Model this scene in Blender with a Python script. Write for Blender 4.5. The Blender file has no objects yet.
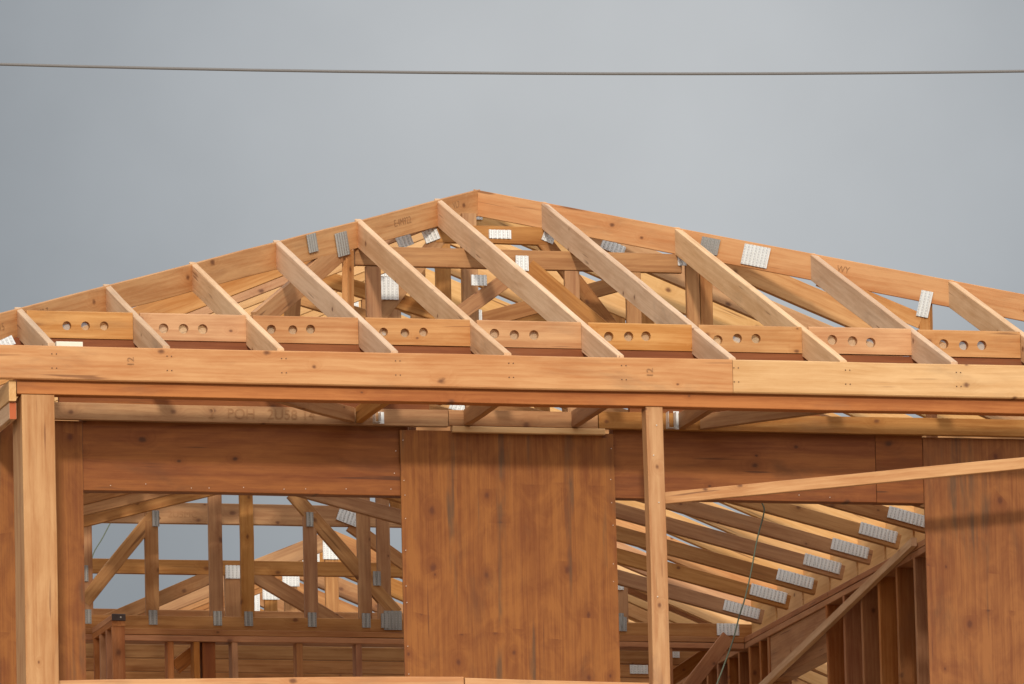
import bpy, math, random
from mathutils import Vector, Matrix, noise
random.seed(7)
SC = bpy.context.scene
COL = SC.collection
H = 11.0                      # the eave stands this high above the ground; all heights below are relative to the fascia top
S = 0.6096                    # spacing of rafters and trusses (24 in)
T = 0.40286                   # roof pitch
XL, XR = -0.848, 7.537        # hip corners at the fascia
XM = (XL + XR) / 2
HALF = (XR - XL) / 2
YW = 0.75                     # outer face of the front wall
YR = 13.52                    # rear eave

# ------------------------------------------------------------------ camera
yaw, el, roll, FPX = .25113, .17237, -.02294, 10500.0
CF = Vector((math.sin(yaw)*math.cos(el), math.cos(yaw)*math.cos(el), math.sin(el)))
cr = Vector((math.cos(yaw), -math.sin(yaw), 0)); cu = cr.cross(CF)
CRt = math.cos(roll)*cr + math.sin(roll)*cu
CUp = -math.sin(roll)*cr + math.cos(roll)*cu
CAM = Vector((2.45594, 0, .06355)) - 54.97583*CF
cam = bpy.data.cameras.new('camera'); co = bpy.data.objects.new('camera', cam); COL.objects.link(co)
R = Matrix((CRt, CUp, -CF)).transposed().to_4x4()
co.matrix_world = Matrix.Translation(CAM + Vector((0, 0, H))) @ R
cam.sensor_fit = 'HORIZONTAL'; cam.sensor_width = 36; cam.lens = FPX/1024*36
cam.clip_start = 1; cam.clip_end = 6000
SC.camera = co

def at(px, py, axis, v):
    "the point of a known plane (x, y or z = v) that a measured picture point lies on"
    d = CF*FPX + CRt*(px-512) - CUp*(py-342)
    return CAM + d*((v-CAM[axis])/d[axis])
def ty(px, py, y):
    p = at(px, py, 1, y); return (p.x, p.z)
def tx(px, py, x):
    p = at(px, py, 0, x); return (p.y, p.z)

# ------------------------------------------------------------------ materials
def nd(nt, typ, **kw):
    n = nt.nodes.new(typ)
    for k, v in kw.items(): setattr(n, k, v)
    return n
def mathn(nt, op, a, b=None, c=None, clamp=False):
    n = nt.nodes.new('ShaderNodeMath'); n.operation = op; n.use_clamp = clamp
    for i, v in enumerate((a, b, c)):
        if v is None: continue
        if isinstance(v, (int, float)): n.inputs[i].default_value = v
        else: nt.links.new(v, n.inputs[i])
    return n.outputs[0]
def mixc(nt, f, a, b, mode='MIX'):
    n = nt.nodes.new('ShaderNodeMix'); n.data_type = 'RGBA'; n.blend_type = mode
    if isinstance(f, (int, float)): n.inputs[0].default_value = f
    else: nt.links.new(f, n.inputs[0])
    for i, v in ((6, a), (7, b)):
        if isinstance(v, tuple): n.inputs[i].default_value = (*v, 1)
        else: nt.links.new(v, n.inputs[i])
    return n.outputs[2]
def ramp(nt, fac, lo, hi):
    n = nt.nodes.new('ShaderNodeMapRange'); n.interpolation_type = 'SMOOTHSTEP'
    nt.links.new(fac, n.inputs[0]); n.inputs[1].default_value = lo; n.inputs[2].default_value = hi
    return n.outputs[0]

def wood(name, base, late, knot=(.13, .045, .018), dirt=(.16, .10, .06), dirt_amt=.35, knots=1.0, grain=1.0, var=.22, rough=.62, sheet=False):
    "sawn softwood: growth-ring streaks along local X, knots, weather stains; every board varies by itself"
    m = bpy.data.materials.new(name); m.use_nodes = True; nt = m.node_tree
    b = nt.nodes['Principled BSDF']; L = nt.links
    tc = nd(nt, 'ShaderNodeTexCoord'); oi = nd(nt, 'ShaderNodeObjectInfo')
    sep = nd(nt, 'ShaderNodeSeparateXYZ'); L.new(tc.outputs['Object'], sep.inputs[0])
    x, y, z = sep.outputs
    rnd = oi.outputs['Random']
    r1 = mathn(nt, 'MULTIPLY', rnd, 37.0); r2 = mathn(nt, 'MULTIPLY', rnd, 91.7)
    def comb(a, bb, c):
        n = nd(nt, 'ShaderNodeCombineXYZ')
        for i, v in enumerate((a, bb, c)):
            if isinstance(v, (int, float)): n.inputs[i].default_value = v
            else: L.new(v, n.inputs[i])
        return n.outputs[0]
    def nz(vec, scale, detail=3, rough_=.55, dist=0):
        n = nd(nt, 'ShaderNodeTexNoise'); n.inputs['Scale'].default_value = scale; n.inputs['Detail'].default_value = detail
        n.inputs['Roughness'].default_value = rough_; n.inputs['Distortion'].default_value = dist
        L.new(vec, n.inputs['Vector']); return n.outputs['Fac']
    xs = mathn(nt, 'ADD', x, r1); ys = mathn(nt, 'ADD', y, r2)
    # knots: sparse cells along the board
    kv = comb(mathn(nt, 'MULTIPLY', xs, 4.0), mathn(nt, 'ADD', mathn(nt, 'MULTIPLY', z, 5.5), r2), 0.0)
    vo = nd(nt, 'ShaderNodeTexVoronoi'); vo.voronoi_dimensions = '2D'; vo.inputs['Scale'].default_value = 1.0; L.new(kv, vo.inputs['Vector'])
    kd = vo.outputs['Distance']
    sc = nd(nt, 'ShaderNodeSeparateXYZ'); L.new(vo.outputs['Color'], sc.inputs[0])
    if sheet:      # veneer: knots gather in rows at some heights of the sheet
        row = nz(comb(mathn(nt, 'MULTIPLY', xs, 2.6), 3.0, mathn(nt, 'MULTIPLY', z, .5)), 1.0, 1)
        thr = mathn(nt, 'SUBTRACT', 1.0, mathn(nt, 'MULTIPLY', ramp(nt, row, .42, .56), .42*knots))
        has = mathn(nt, 'GREATER_THAN', sc.outputs[0], thr)
    else: has = mathn(nt, 'GREATER_THAN', sc.outputs[0], 1-.42*knots)
    ksz = mathn(nt, 'MULTIPLY_ADD', sc.outputs[1], .075, .035)
    kwob = nz(comb(mathn(nt, 'MULTIPLY', xs, 30), mathn(nt, 'MULTIPLY', ys, 8), mathn(nt, 'MULTIPLY', z, 50)), 1.0, 3)
    kn = mathn(nt, 'ADD', mathn(nt, 'DIVIDE', kd, ksz), mathn(nt, 'MULTIPLY', mathn(nt, 'SUBTRACT', kwob, .5), 1.1))
    kmask = mathn(nt, 'MULTIPLY', mathn(nt, 'SUBTRACT', 1, ramp(nt, kn, .2, 1.25)), has)
    khalo = mathn(nt, 'MULTIPLY', mathn(nt, 'SUBTRACT', 1, ramp(nt, kn, .7, 4.2)), has)
    # rings
    warp = nz(comb(mathn(nt, 'MULTIPLY', xs, .9), mathn(nt, 'MULTIPLY', ys, 4), mathn(nt, 'MULTIPLY', z, 5)), 1.0, 2)
    fld = mathn(nt, 'MULTIPLY_ADD', z, 34*grain, mathn(nt, 'MULTIPLY', warp, 5.0))
    fld = mathn(nt, 'ADD', fld, mathn(nt, 'MULTIPLY', y, 60*grain))
    fld = mathn(nt, 'ADD', fld, mathn(nt, 'MULTIPLY', khalo, 1.8))
    ring = mathn(nt, 'FRACT', mathn(nt, 'ADD', fld, mathn(nt, 'MULTIPLY', rnd, 50)))
    ring = mathn(nt, 'MULTIPLY', mathn(nt, 'POWER', ring, 1.6), mathn(nt, 'SUBTRACT', 1, ramp(nt, ring, .86, 1.0)))
    fine = nz(comb(mathn(nt, 'MULTIPLY', xs, 1.6), mathn(nt, 'MULTIPLY', ys, 60), mathn(nt, 'MULTIPLY', z, 60)), 1.0, 4, .6)
    streak = nz(comb(mathn(nt, 'MULTIPLY', xs, .5), mathn(nt, 'MULTIPLY', ys, 14), mathn(nt, 'MULTIPLY', z, 16)), 1.0, 3)
    band = nz(comb(mathn(nt, 'MULTIPLY', xs, .35), mathn(nt, 'MULTIPLY', ys, 9), mathn(nt, 'MULTIPLY', z, 7)), 1.0, 2)
    mott = nz(comb(mathn(nt, 'MULTIPLY', xs, 2.6), mathn(nt, 'MULTIPLY', ys, 11), mathn(nt, 'MULTIPLY', z, 13)), 1.0, 6, .68, .3)
    f = mathn(nt, 'MULTIPLY', ring, .28)
    f = mathn(nt, 'ADD', f, mathn(nt, 'MULTIPLY', mathn(nt, 'SUBTRACT', fine, .45), 1.5))
    f = mathn(nt, 'ADD', f, mathn(nt, 'MULTIPLY', mathn(nt, 'SUBTRACT', mott, .45), 1.3 if sheet else 2.2))
    if sheet:
        swirl = nz(comb(mathn(nt, 'MULTIPLY', xs, 3.2), 1.0, mathn(nt, 'MULTIPLY', z, 5)), 1.0, 4, .6, 1.6)
        f = mathn(nt, 'ADD', f, mathn(nt, 'MULTIPLY', mathn(nt, 'SUBTRACT', swirl, .45), 2.2))
        hair = nz(comb(mathn(nt, 'MULTIPLY', xs, 1.2), 1.0, mathn(nt, 'MULTIPLY', z, 130)), 1.0, 3, .6)
        f = mathn(nt, 'ADD', f, mathn(nt, 'MULTIPLY', mathn(nt, 'SUBTRACT', hair, .5), 1.3))
    f = mathn(nt, 'ADD', f, mathn(nt, 'MULTIPLY', mathn(nt, 'SUBTRACT', band, .45), .9 if sheet else 1.6))
    f = mathn(nt, 'ADD', f, mathn(nt, 'MULTIPLY', mathn(nt, 'SUBTRACT', streak, .40), .6 if sheet else 1.5), clamp=True)
    c = mixc(nt, f, base, late)
    c = mixc(nt, mathn(nt, 'MULTIPLY', khalo, .75 if sheet else .45), c, late)
    c = mixc(nt, mathn(nt, 'MULTIPLY', kmask, .85), c, knot)
    # weather stains, a blotch here and there
    bl = nz(comb(mathn(nt, 'MULTIPLY', xs, 1.3), mathn(nt, 'MULTIPLY', ys, 3), mathn(nt, 'MULTIPLY', z, 4)), 1.0, 5, .65, .4)
    dm = mathn(nt, 'MULTIPLY', ramp(nt, bl, .53, .78), dirt_amt)
    c = mixc(nt, dm, c, dirt)
    if sheet:      # water runs down the sheet and leaves grey streaks
        run = nz(comb(mathn(nt, 'MULTIPLY', xs, .7), 2.0, mathn(nt, 'MULTIPLY', z, 11)), 1.0, 3, .6)
        brk = nz(comb(mathn(nt, 'MULTIPLY', xs, 3.0), 5.0, mathn(nt, 'MULTIPLY', z, 9)), 1.0, 3)
        c = mixc(nt, mathn(nt, 'MULTIPLY', mathn(nt, 'MULTIPLY', ramp(nt, run, .56, .68), ramp(nt, brk, .36, .58)), .75), c, (.085, .048, .026))
    chk = nz(comb(mathn(nt, 'MULTIPLY', xs, 2.2), mathn(nt, 'MULTIPLY', ys, 40), mathn(nt, 'MULTIPLY', z, 48)), 1.0, 1, .5)
    gate = nz(comb(mathn(nt, 'MULTIPLY', xs, 1.1), 7.0, mathn(nt, 'MULTIPLY', z, 6)), 1.0, 2)
    ck = mathn(nt, 'MULTIPLY', ramp(nt, chk, .66, .74), ramp(nt, gate, .50, .60))
    c = mixc(nt, mathn(nt, 'MULTIPLY', ck, .7), c, knot)
    # board to board variation
    hs = nd(nt, 'ShaderNodeHueSaturation')
    L.new(mathn(nt, 'MULTIPLY_ADD', mathn(nt, 'FRACT', mathn(nt, 'MULTIPLY', rnd, 7.13)), min(.007, var*.06), .5-min(.0035, var*.03)), hs.inputs['Hue'])
    L.new(mathn(nt, 'MULTIPLY_ADD', mathn(nt, 'FRACT', mathn(nt, 'MULTIPLY', rnd, 3.71)), min(.24, var*2), 1-min(.12, var)), hs.inputs['Saturation'])
    L.new(mathn(nt, 'MULTIPLY_ADD', mathn(nt, 'FRACT', mathn(nt, 'MULTIPLY', rnd, 13.3)), 2*var, 1-var), hs.inputs['Value'])
    L.new(c, hs.inputs['Color'])
    L.new(hs.outputs[0], b.inputs['Base Color'])
    b.inputs['Roughness'].default_value = rough; b.inputs['Specular IOR Level'].default_value = .25
    bp = nd(nt, 'ShaderNodeBump'); bp.inputs['Strength'].default_value = .35; bp.inputs['Distance'].default_value = .002
    L.new(mathn(nt, 'ADD', fine, mathn(nt, 'MULTIPLY', ring, .3)), bp.inputs['Height']); L.new(bp.outputs[0], b.inputs['Normal'])
    return m

def plain(name, col, rough=.6, metal=0.0, nscale=0, namt=.2):
    m = bpy.data.materials.new(name); m.use_nodes = True; nt = m.node_tree
    b = nt.nodes['Principled BSDF']; b.inputs['Roughness'].default_value = rough; b.inputs['Metallic'].default_value = metal
    if nscale:
        tc = nd(nt, 'ShaderNodeTexCoord'); n = nd(nt, 'ShaderNodeTexNoise'); n.inputs['Scale'].default_value = nscale; n.inputs['Detail'].default_value = 6
        nt.links.new(tc.outputs['Object'], n.inputs['Vector'])
        nt.links.new(mixc(nt, n.outputs['Fac'], tuple(v*(1-namt) for v in col), tuple(min(1, v*(1+namt)) for v in col)), b.inputs['Base Color'])
    else: b.inputs['Base Color'].default_value = (*col, 1)
    return m

def steel(name, col):
    "pressed galvanised plate: dull zinc with rows of punched slots"
    m = bpy.data.materials.new(name); m.use_nodes = True; nt = m.node_tree; b = nt.nodes['Principled BSDF']
    tc = nd(nt, 'ShaderNodeTexCoord'); sep = nd(nt, 'ShaderNodeSeparateXYZ'); nt.links.new(tc.outputs['Object'], sep.inputs[0])
    fx = mathn(nt, 'FRACT', mathn(nt, 'MULTIPLY', sep.outputs[0], 1/.024)); fz = mathn(nt, 'FRACT', mathn(nt, 'MULTIPLY', sep.outputs[2], 1/.0155))
    a = mathn(nt, 'MULTIPLY', mathn(nt, 'GREATER_THAN', fx, .66), mathn(nt, 'GREATER_THAN', fz, .30))
    n = nd(nt, 'ShaderNodeTexNoise'); n.inputs['Scale'].default_value = 40; nt.links.new(tc.outputs['Object'], n.inputs['Vector'])
    c = mixc(nt, n.outputs['Fac'], tuple(v*.8 for v in col), col)
    c = mixc(nt, mathn(nt, 'MULTIPLY', a, .30), c, (.09, .085, .08))
    nt.links.new(c, b.inputs['Base Color'])
    b.inputs['Metallic'].default_value = .25; b.inputs['Roughness'].default_value = .5
    return m

M = {
 'fir':    wood('fir_lumber', (.56, .300, .128), (.41, .178, .062), var=.10),
 'fascia': wood('fascia_fir', (.57, .300, .132), (.45, .190, .070), var=.02, dirt_amt=.4, knots=.8),
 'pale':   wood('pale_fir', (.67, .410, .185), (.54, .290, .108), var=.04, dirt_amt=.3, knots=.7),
 'rafter': wood('rafter_fir', (.68, .455, .275), (.52, .310, .165), var=.10, dirt=(.27, .19, .13), dirt_amt=.6, knots=.5),
 'red':    wood('red_fir', (.45, .160, .042), (.31, .090, .020), var=.05, knots=.8),
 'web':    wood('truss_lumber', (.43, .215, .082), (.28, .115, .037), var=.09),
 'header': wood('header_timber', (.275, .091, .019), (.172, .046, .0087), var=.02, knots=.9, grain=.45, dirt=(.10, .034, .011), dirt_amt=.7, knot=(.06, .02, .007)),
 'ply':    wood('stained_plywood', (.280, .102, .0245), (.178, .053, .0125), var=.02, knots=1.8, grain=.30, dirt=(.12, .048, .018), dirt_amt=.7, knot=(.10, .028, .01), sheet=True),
 'osb':    wood('red_sheathing', (.24, .074, .020), (.17, .045, .012), var=.03, knots=.2),
 'stud':   wood('stud_lumber', (.42, .180, .064), (.28, .098, .031), var=.10),
 'post':   wood('post_timber', (.50, .275, .125), (.36, .160, .060), var=.03, knots=.75, grain=.5, dirt=(.20, .11, .065), dirt_amt=.85),
 'zinc':   steel('galvanised_steel', (.78, .79, .78)),
 'zinc_shaded':  steel('shaded_steel', (.36, .35, .33)),  # same plates where they catch less light: the dimness is put into the colour
 'rust':   plain('dark_nail', (.12, .06, .03), .7),
 'nail':   plain('nail_steel', (.62, .56, .48), .5, .2),
 'ink':    plain('faded_ink', (.33, .16, .065), .8),
 'cord':   plain('green_cord', (.10, .12, .08), .7),
 'cable':  plain('grey_cable', (.16, .15, .145), .7),
 'floor':  plain('floor_plywood', (.36, .24, .13), .8, 0, 3, .25),
 'soil':   plain('dry_soil', (.22, .16, .105), .95, 0, .35, .35),
}

def screen():
    "insect mesh: wire with open gaps, too fine to draw each wire"
    m = bpy.data.materials.new('insect_screen'); m.use_nodes = True; nt = m.node_tree; b = nt.nodes['Principled BSDF']
    b.inputs['Base Color'].default_value = (.60, .44, .28, 1); b.inputs['Roughness'].default_value = .6; b.inputs['Alpha'].default_value = .62
    return m
M['screen'] = screen()
# ------------------------------------------------------------------ helpers
def tag(o, label=None, cat=None, group=None, kind='thing'):
    if label: o['label'] = label
    if cat: o['category'] = cat
    if group: o['group'] = group
    if kind: o['kind'] = kind
    return o
def empty(name, loc, label, cat, group=None):
    o = bpy.data.objects.new(name, None); COL.objects.link(o); o.location = Vector(loc) + Vector((0, 0, H))
    o.empty_display_size = .1
    return tag(o, label, cat, group)
def link(name, verts, faces, mat, mw, parent=None, fm=None, extra=None):
    me = bpy.data.meshes.new(name); me.from_pydata(verts, [], faces)
    for mm in ([mat] + (extra or [])): me.materials.append(mm)
    if fm: me.polygons.foreach_set('material_index', fm)
    me.update()
    o = bpy.data.objects.new(name, me); COL.objects.link(o)
    mw = Matrix.Translation((0, 0, H)) @ mw
    if parent is not None:
        o.parent = parent
        pm = Matrix.Translation(parent.location) if parent.type == 'EMPTY' else parent['_mw_']
        o.matrix_local = pm.inverted() @ mw
    else: o.matrix_world = mw
    return o
JIT = [0]
def frame(a, b, up):
    X = (b-a).normalized(); Z = Vector(up)
    if abs(X.dot(Z)) > .995: Z = Vector((-1, 0, 0)) if X.z > 0 else Vector((1, 0, 0))
    Z = (Z - X*Z.dot(X)).normalized(); Y = Z.cross(X)
    m = Matrix((X, Y, Z)).transposed().to_4x4(); m.translation = (a+b)/2
    return m
def board(name, a, b, th, h, mat, parent=None, up=(0, 0, 1), cut=(0, 0), nseg=None, bow=.0025, jit=True, nails=None, ch=.0028, wander=1.0, nail='nail'):
    "a sawn board from a to b (centre line): eased edges, a slight bow and twist, slanted end cuts"
    a, b = Vector(a), Vector(b); mw = frame(a, b, up); L = (b-a).length
    JIT[0] += 1
    if jit: th += ((JIT[0]*37) % 11 - 5)*.00022
    nseg = nseg or max(2, min(14, int(L/.35)))
    hy, hz = th/2, h/2
    prof = [(-hy, -hz+ch), (-hy, hz-ch), (-hy+ch, hz), (hy-ch, hz), (hy, hz-ch), (hy, -hz+ch), (hy-ch, -hz), (-hy+ch, -hz)]
    seed = JIT[0]*3.17
    V, F = [], []
    for i in range(nseg+1):
        t = i/nseg; x = -L/2 + L*t
        e = math.sin(math.pi*t)
        dy = wander*bow*e*math.sin(seed) + .0012*wander*noise.noise(Vector((x*1.7, seed, 0)))
        dz = wander*bow*e*math.cos(seed*1.3) + .0028*wander*noise.noise(Vector((x*1.3, seed, 5)))
        k = cut[0]*(1-t) + cut[1]*t if nseg > 1 else 0
        for (py, pz) in prof:
            kk = cut[0] if i == 0 else cut[1] if i == nseg else k
            wz = .0020*wander*noise.noise(Vector((x*3.1, seed+9, pz*20)))
            V.append((x + kk*pz, py+dy, pz+dz+(wz if pz else 0)))
    for i in range(nseg):
        for j in range(8):
            p, q = i*8+j, i*8+(j+1) % 8
            F.append((p, q, q+8, p+8))
    F.append(tuple(range(7, -1, -1))); F.append(tuple(nseg*8+j for j in range(8)))
    fm = [0]*len(F)
    for (nx, nz_, rr) in (nails or []):          # nail heads on the face that looks out of the front (local -Y or +Y)
        sgn = -1 if (mw.to_3x3() @ Vector((0, 1, 0))).y > 0 else 1
        base = len(V); yy = sgn*(hy + .0030 + bow*wander)
        for q in range(7):
            an = q*math.tau/7; V.append((nx+rr*math.cos(an), yy, nz_+rr*math.sin(an)))
        for q in range(7):
            an = q*math.tau/7; V.append((nx+rr*1.2*math.cos(an), yy-sgn*(.006+bow*wander), nz_+rr*1.2*math.sin(an)))
        F.append(tuple(base+q for q in (range(7) if sgn < 0 else range(6, -1, -1)))); fm.append(1)
        for q in range(7):
            F.append((base+q, base+7+q, base+7+(q+1) % 7, base+(q+1) % 7)); fm.append(1)
    o = link(name, V, F, mat, mw, parent, fm, [M[nail]])
    return o
def box(name, x0, x1, y0, y1, z0, z1, mat, parent=None, along='x', **kw):
    cx, cy, cz = (x0+x1)/2, (y0+y1)/2, (z0+z1)/2
    if along == 'x': return board(name, (x0, cy, cz), (x1, cy, cz), y1-y0, z1-z0, mat, parent, **kw)
    if along == 'y': return board(name, (cx, y0, cz), (cx, y1, cz), x1-x0, z1-z0, mat, parent, **kw)
    if along == 'z': return board(name, (cx, cy, z0), (cx, cy, z1), y1-y0, x1-x0, mat, parent, up=(1, 0, 0), **kw)
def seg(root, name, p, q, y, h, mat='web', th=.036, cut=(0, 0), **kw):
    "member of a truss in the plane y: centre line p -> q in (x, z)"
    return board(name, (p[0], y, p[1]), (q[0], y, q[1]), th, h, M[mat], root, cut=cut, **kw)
def mesh_of(o, mw): o['_mw_'] = 0
def plate(name, c, xdir, w, h, normal, mat='zinc', parent=None, label=None):
    "pressed plate with ribs across its length, standing just proud of the wood"
    n = Vector(normal).normalized(); X = Vector(xdir); X = (X - n*X.dot(n)).normalized(); Y = -n; Z = X.cross(Y)
    mw = Matrix((X, Y, Z)).transposed().to_4x4(); mw.translation = Vector(c)
    k = max(2, round(w/.024)); V, F = [], []
    pr = []
    for i in range(k):
        x0 = -w/2 + w*i/k; dx = w/k
        pr += [(x0, -.001), (x0+.14*dx, -.0075), (x0+.58*dx, -.0075), (x0+.74*dx, -.001)]
    pr.append((w/2, -.001))
    for (x, y) in pr: V += [(x, y, -h/2), (x, y, h/2)]
    for i in range(len(pr)-1): F.append((2*i, 2*i+2, 2*i+3, 2*i+1))
    nb = len(V); V += [(-w/2, .0012, -h/2), (-w/2, .0012, h/2), (w/2, .0012, -h/2), (w/2, .0012, h/2)]
    F += [(nb, nb+1, nb+3, nb+2), (0, 1, nb+1, nb), (nb-2, nb+2, nb+3, nb-1)]
    F += [tuple([nb] + [nb+2] + [2*i for i in range(len(pr)-1, -1, -1)]), tuple([nb+3, nb+1] + [2*i+1 for i in range(len(pr))])]
    o = link(name, V, F, M[mat], mw, parent)
    if label: o['label'] = label
    return o
def tplate(root, x, z, y, w, h, ang=0, mat='zinc', th=.042):
    return plate('nail_plate', (x, y-th/2-.002, z), (math.cos(ang), 0, math.sin(ang)), w, h, (0, -1, 0), mat, root)
def copy_tree(o, parent=None):
    c = o.copy(); COL.objects.link(c); c.parent = parent
    for ch in o.children: copy_tree(ch, c)
    return c
def tube(name, pts, r, mat, parent=None, n=7):
    V, F = [], []; pts = [Vector(p) for p in pts]
    for i, p in enumerate(pts):
        t = (pts[min(i+1, len(pts)-1)] - pts[max(i-1, 0)]).normalized()
        u = t.cross(Vector((.31, .94, .13))).normalized(); v = t.cross(u)
        for k in range(n):
            a = k*math.tau/n; V.append(p + r*(math.cos(a)*u + math.sin(a)*v))
    for i in range(len(pts)-1):
        for k in range(n):
            F.append((i*n+k, i*n+(k+1) % n, (i+1)*n+(k+1) % n, (i+1)*n+k))
    F.append(tuple(range(n-1, -1, -1))); F.append(tuple((len(pts)-1)*n+k for k in range(n)))
    o = link(name, V, F, mat, Matrix.Identity(4), parent)
    for p in o.data.polygons: p.use_smooth = True
    return o
def stamp(o, text, x, z, size, face=-1, rot=0.0):
    "grade stamp: faded ink letters lying on a face of a board (its own local frame)"
    cu_ = bpy.data.curves.new('stamp', 'FONT'); cu_.body = text; cu_.size = size; cu_.align_x = 'CENTER'; cu_.align_y = 'CENTER'; cu_.extrude = .0002
    tmp = bpy.data.objects.new('stamp', cu_); me = bpy.data.meshes.new_from_object(tmp); bpy.data.objects.remove(tmp); bpy.data.curves.remove(cu_)
    me.name = 'stamp'; me.materials.clear(); me.materials.append(M['ink'])
    ob = bpy.data.objects.new('stamp', me); COL.objects.link(ob); ob.parent = o
    ys = [v.co.y for v in o.data.vertices]; yy = min(ys) if face < 0 else max(ys)
    rz = Matrix.Rotation(rot, 4, 'Z')
    B = Matrix(((1, 0, 0), (0, 0, -1), (0, 1, 0))).to_4x4() if face < 0 else Matrix(((-1, 0, 0), (0, 0, 1), (0, 1, 0))).to_4x4()
    m = B @ rz; m.translation = (x, yy + face*.0006, z); ob.matrix_local = m
    return ob

ORD = ['first', 'second', 'third', 'fourth', 'fifth', 'sixth', 'seventh', 'eighth', 'ninth', 'tenth', 'eleventh', 'twelfth']

# ------------------------------------------------------------------ ground and floor
def sheet(name, x0, x1, y0, y1, z, mat, n=1):
    V = [(x0+(x1-x0)*i/n, y0+(y1-y0)*j/n, z) for j in range(n+1) for i in range(n+1)]
    F = [(j*(n+1)+i, j*(n+1)+i+1, (j+1)*(n+1)+i+1, (j+1)*(n+1)+i) for j in range(n) for i in range(n)]
    o = link(name, V, F, mat, Matrix.Identity(4)); tag(o, kind='structure'); return o
sheet('ground', -1500, 1500, -1500, 1500, -H, M['soil'])
fl = box('floor', -1.2, 9.2, -.35, 21, -2.80, -2.68, M['floor'], wander=0); tag(fl, kind='structure')

# ------------------------------------------------------------------ fascia, beam, posts
FB, FT = -.190, -.012
def fnails(x0, x1):
    c = (x0+x1)/2; out = []
    for i in range(-1, 12):
        for dx in (-.012, .012):
            xx = i*S + dx
            if x0 < xx < x1: out += [(xx-c, .045, .0028), (xx-c, -.03, .0028)]
    return out
XJ = 3.64
fa = box('fascia_board', XL-.03, XJ-.001, -.038, 0, FB, FT, M['fascia'], nails=fnails(XL-.03, XJ), jit=False, ch=.006, nail='rust')
tag(fa, 'long orange fascia board running from the corner post to a butt joint', 'fascia', 'fascia boards along the eave')
c0 = (XL-.03+XJ)/2
stamp(fa, '12', .405-c0, .012, .05, rot=math.pi/2); stamp(fa, '12', 3.19-c0, .01, .05, rot=math.pi/2)
fb = box('fascia_board', XJ+.001, XR+.03, -.040, 0, FB, FT-.001, M['pale'], nails=fnails(XJ, XR+.03), jit=False, ch=.006, nail='rust')
tag(fb, 'paler yellow fascia board butted against the end of the orange one', 'fascia', 'fascia boards along the eave')
bm_ = box('eave_beam', -.19, XR-.05, .002, .089, -.263, -.172, M['red'], bow=.002)
tag(bm_, 'reddish beam under the fascia resting on the posts', 'beam')
po = box('corner_post', -.165, .009, .004, .245, -2.68, -.265, M['post'], along='z', bow=.001)
tag(po, 'thick square timber post standing before the wall at the corner', 'post')
pp = box('prop_post', 3.176, 3.268, .010, .098, -2.68, -.265, M['post'], along='z', bow=.004, nails=[(.7, .01, .003), (.95, -.012, .003), (1.11, .008, .003), (.2, -.01, .003)])
tag(pp, 'slender pale prop post standing before the plywood panel edge', 'post')
# corner: joist running back past the post, and a red block under it
lj = board('return_joist', (-.215, .0, -.246), (-.215, .74, -.246), .038, .108, M['pale']); tag(lj, 'upper pale joist running back to the wall beside the corner post', 'joist', 'return joists at the corner')
lj2 = board('return_joist', (-.208, .03, -.347), (-.208, .74, -.347), .036, .089, M['rafter']); tag(lj2, 'lower joist with a red end under the pale one by the corner post', 'joist', 'return joists at the corner')
V_ = [(-.356, y_, z_) for y_ in (-.0175, .0175) for z_ in (-.044, .044)]
pe = link('painted_end', V_ + [(-.351, y_, z_) for (_, y_, z_) in V_], [(0, 1, 3, 2), (4, 6, 7, 5), (0, 4, 5, 1), (2, 3, 7, 6), (0, 2, 6, 4), (1, 5, 7, 3)], plain('red_end_paint', (.42, .09, .02), .7), Matrix.Identity(4))
pe.parent = lj2; pe.matrix_local = Matrix.Identity(4); pe['label'] = 'red painted end'
# rails
rl = board('guard_rail', (-.1, .155, -1.810), (2.19, .155, -1.760), .038, .14, M['fascia'], bow=.006, jit=False)
tag(rl, 'orange rail board between the corner post and the plywood panel', 'rail', 'rail boards behind the posts')
r2 = board('guard_rail', (2.195, .150, -1.765), (3.30, .150, -1.782), .038, .14, M['fascia'], jit=False)
tag(r2, 'shorter pale rail board ending behind the slender prop post', 'rail', 'rail boards behind the posts')
# brace from prop post up to the beam, off to the side
p0 = at(664, 498.5, 1, .12); p1 = at(1024, 463.5, 1, .12); d = p1-p0
br = board('diagonal_brace', p0 - d*.02, p0 + d*1.95, .036, .062, M['fir'], bow=.004)
tag(br, 'thin pale brace rising from the prop post across the plywood', 'brace')

# ------------------------------------------------------------------ jack rafters and hips
ca = 1/math.sqrt(1+T*T)
RH = .140
for i in range(10):
    x = i*S; d_ = min(x-XL, XR-x)
    a = Vector((x, .001, 0)); b = Vector((x, d_, d_*T))
    X = (b-a).normalized(); Z = Vector((0, -X.z, X.y))
    o = board('jack_rafter', a - Z*RH/2 - X*.0, b - Z*RH/2, .038, RH, M['rafter'], cut=(T, T), bow=.003, ch=.004)
    tag(o, '%s jack rafter from the corner post, %s' % (ORD[i], 'running up to the %s hip' % ('rising' if x < XM else 'falling')), 'rafter', 'jack rafters of the hip end')
    ns = []
def hip(x0, s, lab):
    a = Vector((x0, 0, 0)); b = Vector((XM, HALF, HALF*T)); X = (b-a).normalized()
    Zv = Vector((0, 0, 1)); Z = (Zv - X*X.z).normalized(); t = X.z/math.sqrt(1-X.z**2)
    h = .146
    o = board('hip_rafter', a - Z*h/2, b - Z*h/2 + X*(-.012), .038, h, M['fir'] if s > 0 else M['fascia'], cut=(t, t), bow=.002)
    tag(o, lab, 'hip rafter', 'hip rafters')
    return o, X, Z
hl, XH, ZH = hip(XL, 1, 'hip rafter rising from the corner post side to the peak')
hr, XG, ZG = hip(XR, -1, 'hip rafter falling from the peak to the far corner, a white plate on its face')
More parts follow.
